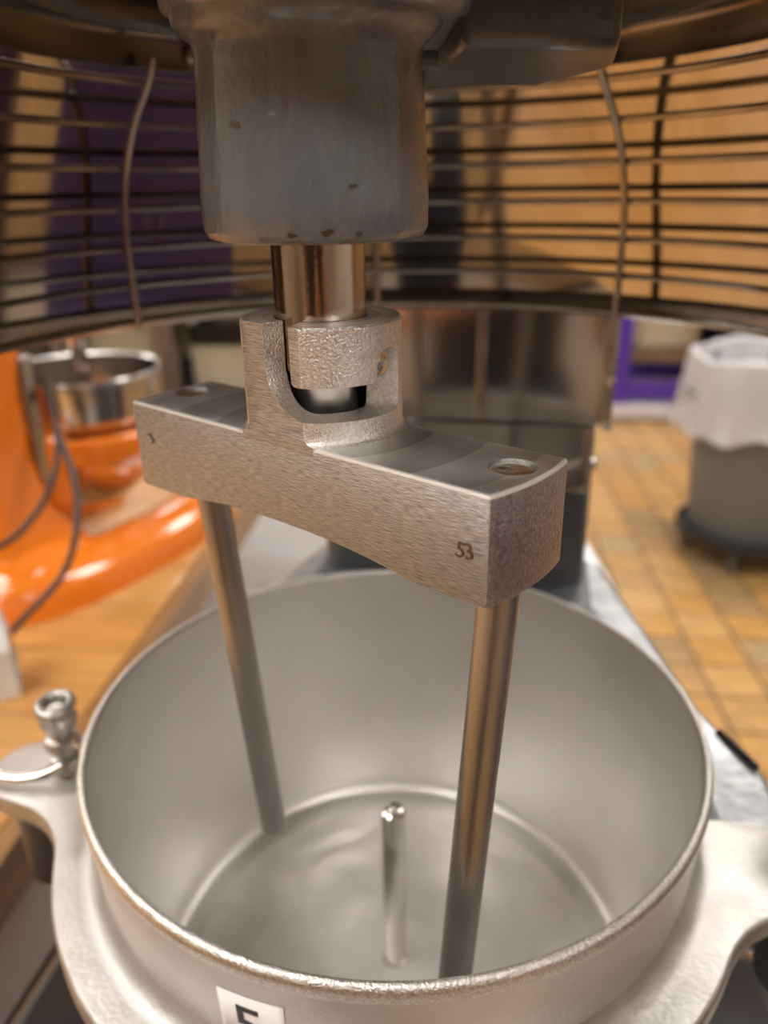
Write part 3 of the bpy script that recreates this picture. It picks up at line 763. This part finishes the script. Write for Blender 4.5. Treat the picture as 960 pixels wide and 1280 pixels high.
# ------------------------------------------------------------------ purple stand at the back right
ps = empty('purple_rack', (1.81, 4.35, 0), ROOM_A, 'purple painted metal rack on a white base behind the waste bin', 'rack')
obj('base_skid', box(B(), -.48, .60, -.33, .33, .02, .105), 'white_enamel', ps, smooth=False, bevel=.01)
for x in (-.42, .5):
    for y in (-.27, .25): obj('post', box(B(), x - .05, x + .05, y - .04, y + .04, .105, .84), 'purple', ps, smooth=False, bevel=.006)
for y in (-.27, .25):
    obj('rail', box(B(), -.37, .45, y - .03, y + .03, .13, .23), 'purple', ps, smooth=False, bevel=.006)
    obj('rail', box(B(), -.37, .45, y - .03, y + .03, .74, .84), 'purple', ps, smooth=False, bevel=.006)
obj('back_panel', box(B(), -.37, .45, .27, .285, .23, .74), 'purple_dark', ps, smooth=False)
obj('shelf', box(B(), -.365, .445, -.23, .24, .33, .42), 'rack_steel', ps, smooth=False, bevel=.004)
bx_ = obj('storage_box', box(B(), -.30, .02, -.2, .15, .421, .60), 'beige_box', None, smooth=False, bevel=.006); bx_.location = (1.81, 4.35, 0); bx_.rotation_euler.z = ROOM_A
tag(bx_, 'beige box on the shelf of the purple rack', 'box')
obj('top', box(B(), -.47, .55, -.31, .30, .841, .87), 'purple', ps, smooth=False, bevel=.006)
tubb = obj('ingredient_sack', lathe(B(), [(0, .56), (.12, .565), (.21, .60), (.255, .68), (.25, .73), (0, .735)], 48), 'tub', None); tubb.location = (1.95, 3.98, 0)
tag(tubb, 'pale lavender flour sack bulging out of the purple rack', 'sack')

# ------------------------------------------------------------------ steel rack at the back left
RKX, RKY = -.95, 2.55
rk = empty('storage_rack', (RKX, RKY, 0), ROOM_A, 'grey steel storage rack with dark shelves behind the orange mixer', 'rack')
for x in (-.95, -.11, .245, .9):
    for y in (-.24, .24): obj('post', lathe(B(), [(0, 0), (.042, 0), (.042, 1.75), (0, 1.75)], 20, cen=(x, y)), 'rack_steel', rk)
for z in (.25, .60, .93, 1.5): obj('shelf', box(B(), -1.0, .95, -.27, .27, z, z + .035), 'rack_steel' if z > .8 else 'shelf_dark', rk, smooth=False, bevel=.004)
def rack_box(x0, x1, z0, z1, m_, name, label, y0=-.17, y1=.18):
    o = obj(name, box(B(), x0, x1, y0, y1, z0, z1), m_, None, smooth=False, bevel=.008); o.location = (RKX, RKY, 0); o.rotation_euler.z = ROOM_A
    tag(o, label, 'box', 'boxes on the storage rack')
rack_box(-.05, .19, .6355, .705, 'black', 'dark_tray', 'black tray between the two middle posts of the rack')
rack_box(-.055, .195, .7055, .86, 'beige_box', 'cardboard_box', 'cream box on the black tray between the middle rack posts')
rack_box(.31, .80, .6355, .80, 'beige_box', 'cardboard_box', 'wide cream box right of the rack posts')
rack_box(.30, .78, .8005, .875, 'black', 'dark_tray', 'flat black tray on top of the wide cream box')
rack_box(-.86, -.20, .6355, .82, 'shelf_dark', 'dark_tray', 'dark brown bin at the left end of the rack')

# low purple cabinet standing right of the viewer, seen only in the polished guard
mat('purple_cab', (.058, .036, .125), .45, var=.08, vscale=3)
pc = empty('purple_cabinet', (1.25, -.45, 0), ROOM_A, 'low dark purple metal cabinet mirrored in the left half of the guard', 'cabinet')
obj('body', box(B(), 0, .55, -.65, .75, .08, .92), 'purple_cab', pc, smooth=False, bevel=.01)
for y0, y1 in ((-.64, .046), (.054, .74)):
    d_ = obj('door', box(B(), -.018, -.001, y0, y1, .1, .90), 'purple_cab', pc, smooth=False, bevel=.004)
    hy = 0 if y0 < 0 else .10
    obj('handle', tube(B(), [(-.05, hy, .6), (-.05, hy, .75)], .008, 8), 'steel_bright', d_)
obj('plinth', box(B(), .03, .53, -.62, .72, 0, .08), 'black', pc, smooth=False)

# ------------------------------------------------------------------ the photographer, mirrored in the column's plate
upv = Vector((0, s_, c_)); PC = CAM - fw * .0115 - upv * .05 + Vector((.016, 0, 0))
def PH(a, b, c): return PC + Vector((a, 0, 0)) + upv * b + fw * c
pm = Matrix.Translation(PC) @ Matrix(((1, 0, 0), (0, s_, c_), (0, c_, -s_))).transposed().to_4x4()
pm = Matrix.Translation(PC) @ Matrix((Vector((1, 0, 0)), upv, fw)).transposed().to_4x4()
phn = empty('phone', PC, 0, 'dark phone held up by the person to take the picture', 'phone')
b = prism(B(), rrect(.072, .147, .011), -.004, .004); b.transform(pm); obj('phone_body', b, 'phone', phn, world=True, bevel=.001)
b = prism(B(), rrect(.067, .142, .009), -.0046, -.00405); b.transform(pm); obj('screen', b, 'screen', phn, world=True)
b = lathe(B(), [(0, .0066), (.0062, .0066), (.007, .006), (.007, .003), (0, .003)], 20, cen=(-.016, .05)); b.transform(pm); obj('lens_ring', b, 'black_gloss', phn, world=True)
PX, PY = -.155, -.73
def skin(name, chains, mt, parent, sub=2, root=None):
    """chains: lists of (key or point, radius); shared keys are one joint"""
    V, Rr, E, idx = [], [], [], {}
    def vid(k, p, r):
        if k is not None and k in idx: return idx[k]
        V.append(p); Rr.append(r)
        if k is not None: idx[k] = len(V) - 1
        return len(V) - 1
    for ch in chains:
        prev = None
        for k, p, r in ch:
            i = vid(k, p, r)
            if prev is not None: E.append((prev, i))
            prev = i
    me = bpy.data.meshes.new(name); me.from_pydata([tuple(v) for v in V], E, [])
    me.materials.append(M[mt])
    o = bpy.data.objects.new(name, me); C.objects.link(o)
    o.parent = parent; o.matrix_parent_inverse = parent.matrix_basis.inverted()
    sk = o.modifiers.new('skin', 'SKIN'); sk.use_smooth_shade = True
    bm_ = bmesh.new(); bm_.from_mesh(me); ly = bm_.verts.layers.skin.verify(); bm_.verts.ensure_lookup_table()
    for i, r in enumerate(Rr):
        bm_.verts[i][ly].radius = r if isinstance(r, tuple) else (r, r); bm_.verts[i][ly].use_root = (i == 0)
    bm_.to_mesh(me); bm_.free()
    su = o.modifiers.new('sub', 'SUBSURF'); su.levels = sub; su.render_levels = sub
    return o
def W(x, y, z): return Vector((PX + x, PY + y, z))
pe = empty('person', (PX, PY, 0), 0, 'person in a black t-shirt holding up a phone, mirrored in the polished plate', 'person')
ch = [[('pel', W(0, 0, .93), (.095, .075)), ('sp', W(0, 0, 1.08), (.09, .065)), ('ch', W(0, 0, 1.25), (.10, .07)), ('nb', W(0, -.01, 1.39), (.065, .06)), ('nk', W(0, .005, 1.445), .05),
       ('jaw', W(0, .03, 1.50), (.055, .06)), ('hd', W(0, .025, 1.565), (.072, .085)), ('tp', W(0, .01, 1.63), (.062, .072)), ('tp2', W(0, .005, 1.665), (.035, .04))]]
for s in (1, -1):
    wr = PH(s * .082, -.118, -.034); el = W(s * .235, .10, 1.045); sh = W(s * .165, -.01, 1.355)
    k = str(s)
    ch.append([('ch', None, 0), ('sh' + k, sh, .040), ('ua' + k, (sh * .5 + el * .5), .042), ('el' + k, el, .038), ('fa' + k, el * .6 + wr * .4, .037), ('wr' + k, wr, (.026, .021)), ('pa' + k, PH(s * .060, -.062, -.016), (.028, .017))])
    for n_, bb_ in enumerate((-.066, -.047, -.028, -.010)):
        q = bb_ + (.006 if s > 0 else -.004)
        ch.append([('pa' + k, None, 0), (None, PH(s * .052, q, -.004), .0095), (None, PH(s * .044, q + .002, .0105), .0085), (None, PH(s * .026, q + .003, .0135), .0078), (None, PH(s * (.010 + .002 * abs(n_ - 1)), q + .003, .0130), .0065)])
    ch.append([('pa' + k, None, 0), (None, PH(s * .056, -.036, -.020), .012), (None, PH(s * .042, -.014, -.0165), .0095), (None, PH(s * .026, -.002, -.0135), .008)])
    ch.append([('pel', None, 0), ('hp' + k, W(s * .09, 0, .87), .065), ('kn' + k, W(s * .10, .012, .48), .045), ('cf' + k, W(s * .105, -.004, .30), .042), ('an' + k, W(s * .11, -.01, .085), .036), (None, W(s * .115, .06, .045), .034), (None, W(s * .12, .12, .035), .028)])
body = skin('body', ch, 'skin', pe)
sh_ = [[('ch', W(0, 0, 1.25), (.148, .112)), ('sp', W(0, 0, 1.08), (.135, .104)), ('pel', W(0, 0, .95), (.146, .116)), (None, W(0, 0, .86), (.15, .12))], [('ch', None, 0), ('nb', W(0, -.005, 1.365), (.10, .075)), (None, W(0, -.005, 1.405), (.072, .062))]]
for s in (1, -1):
    el = W(s * .235, .10, 1.045); sh = W(s * .165, -.01, 1.355)
    sh_.append([('ch', None, 0), ('s%d' % s, sh, .070), (None, sh * .66 + el * .34, .062), (None, sh * .5 + el * .5, .060)])
skin('t_shirt', sh_, 'shirt', pe)
tr = [[('p', W(0, 0, .92), (.135, .105)), (None, W(0, 0, 1.0), (.13, .10))]]
for s in (1, -1): tr.append([('p', None, 0), (None, W(s * .092, 0, .86), .095), (None, W(s * .10, .012, .48), .066), (None, W(s * .105, -.004, .28), .062), (None, W(s * .11, -.008, .10), .056)])
skin('trousers', tr, 'trousers', pe)
for s in (1, -1): skin('shoe', [[(None, W(s * .112, -.05, .045), .042), (None, W(s * .113, .02, .05), .047), (None, W(s * .118, .10, .038), .040), (None, W(s * .122, .16, .030), .030)]], 'shoe', pe)
skin('hair', [[(None, W(0, -.045, 1.50), (.05, .035)), (None, W(0, -.035, 1.57), (.078, .055)), (None, W(0, -.01, 1.645), (.075, .075)), (None, W(0, .04, 1.672), (.058, .04))]], 'hair', pe)
for s in (1, -1):
    b = lathe(B(), [(0, -.011), (.008, -.008), (.011, 0), (.008, .008), (0, .011)], 16); b.transform(Matrix.Translation(W(s * .03, .098, 1.572))); obj('eye', b, 'eye', pe, world=True)
    skin('ear', [[(None, W(s * .076, .01, 1.535), .010), (None, W(s * .080, .006, 1.555), .014), (None, W(s * .080, .004, 1.575), .012)]], 'skin', pe, 1)
skin('nose', [[(None, W(0, .100, 1.575), .010), (None, W(0, .116, 1.552), .013), (None, W(0, .112, 1.540), .015)]], 'skin', pe)
skin('mouth', [[(None, W(-.02, .088, 1.512), .006), (None, W(0, .098, 1.512), .008), (None, W(.02, .088, 1.512), .006)]], 'skin', pe)
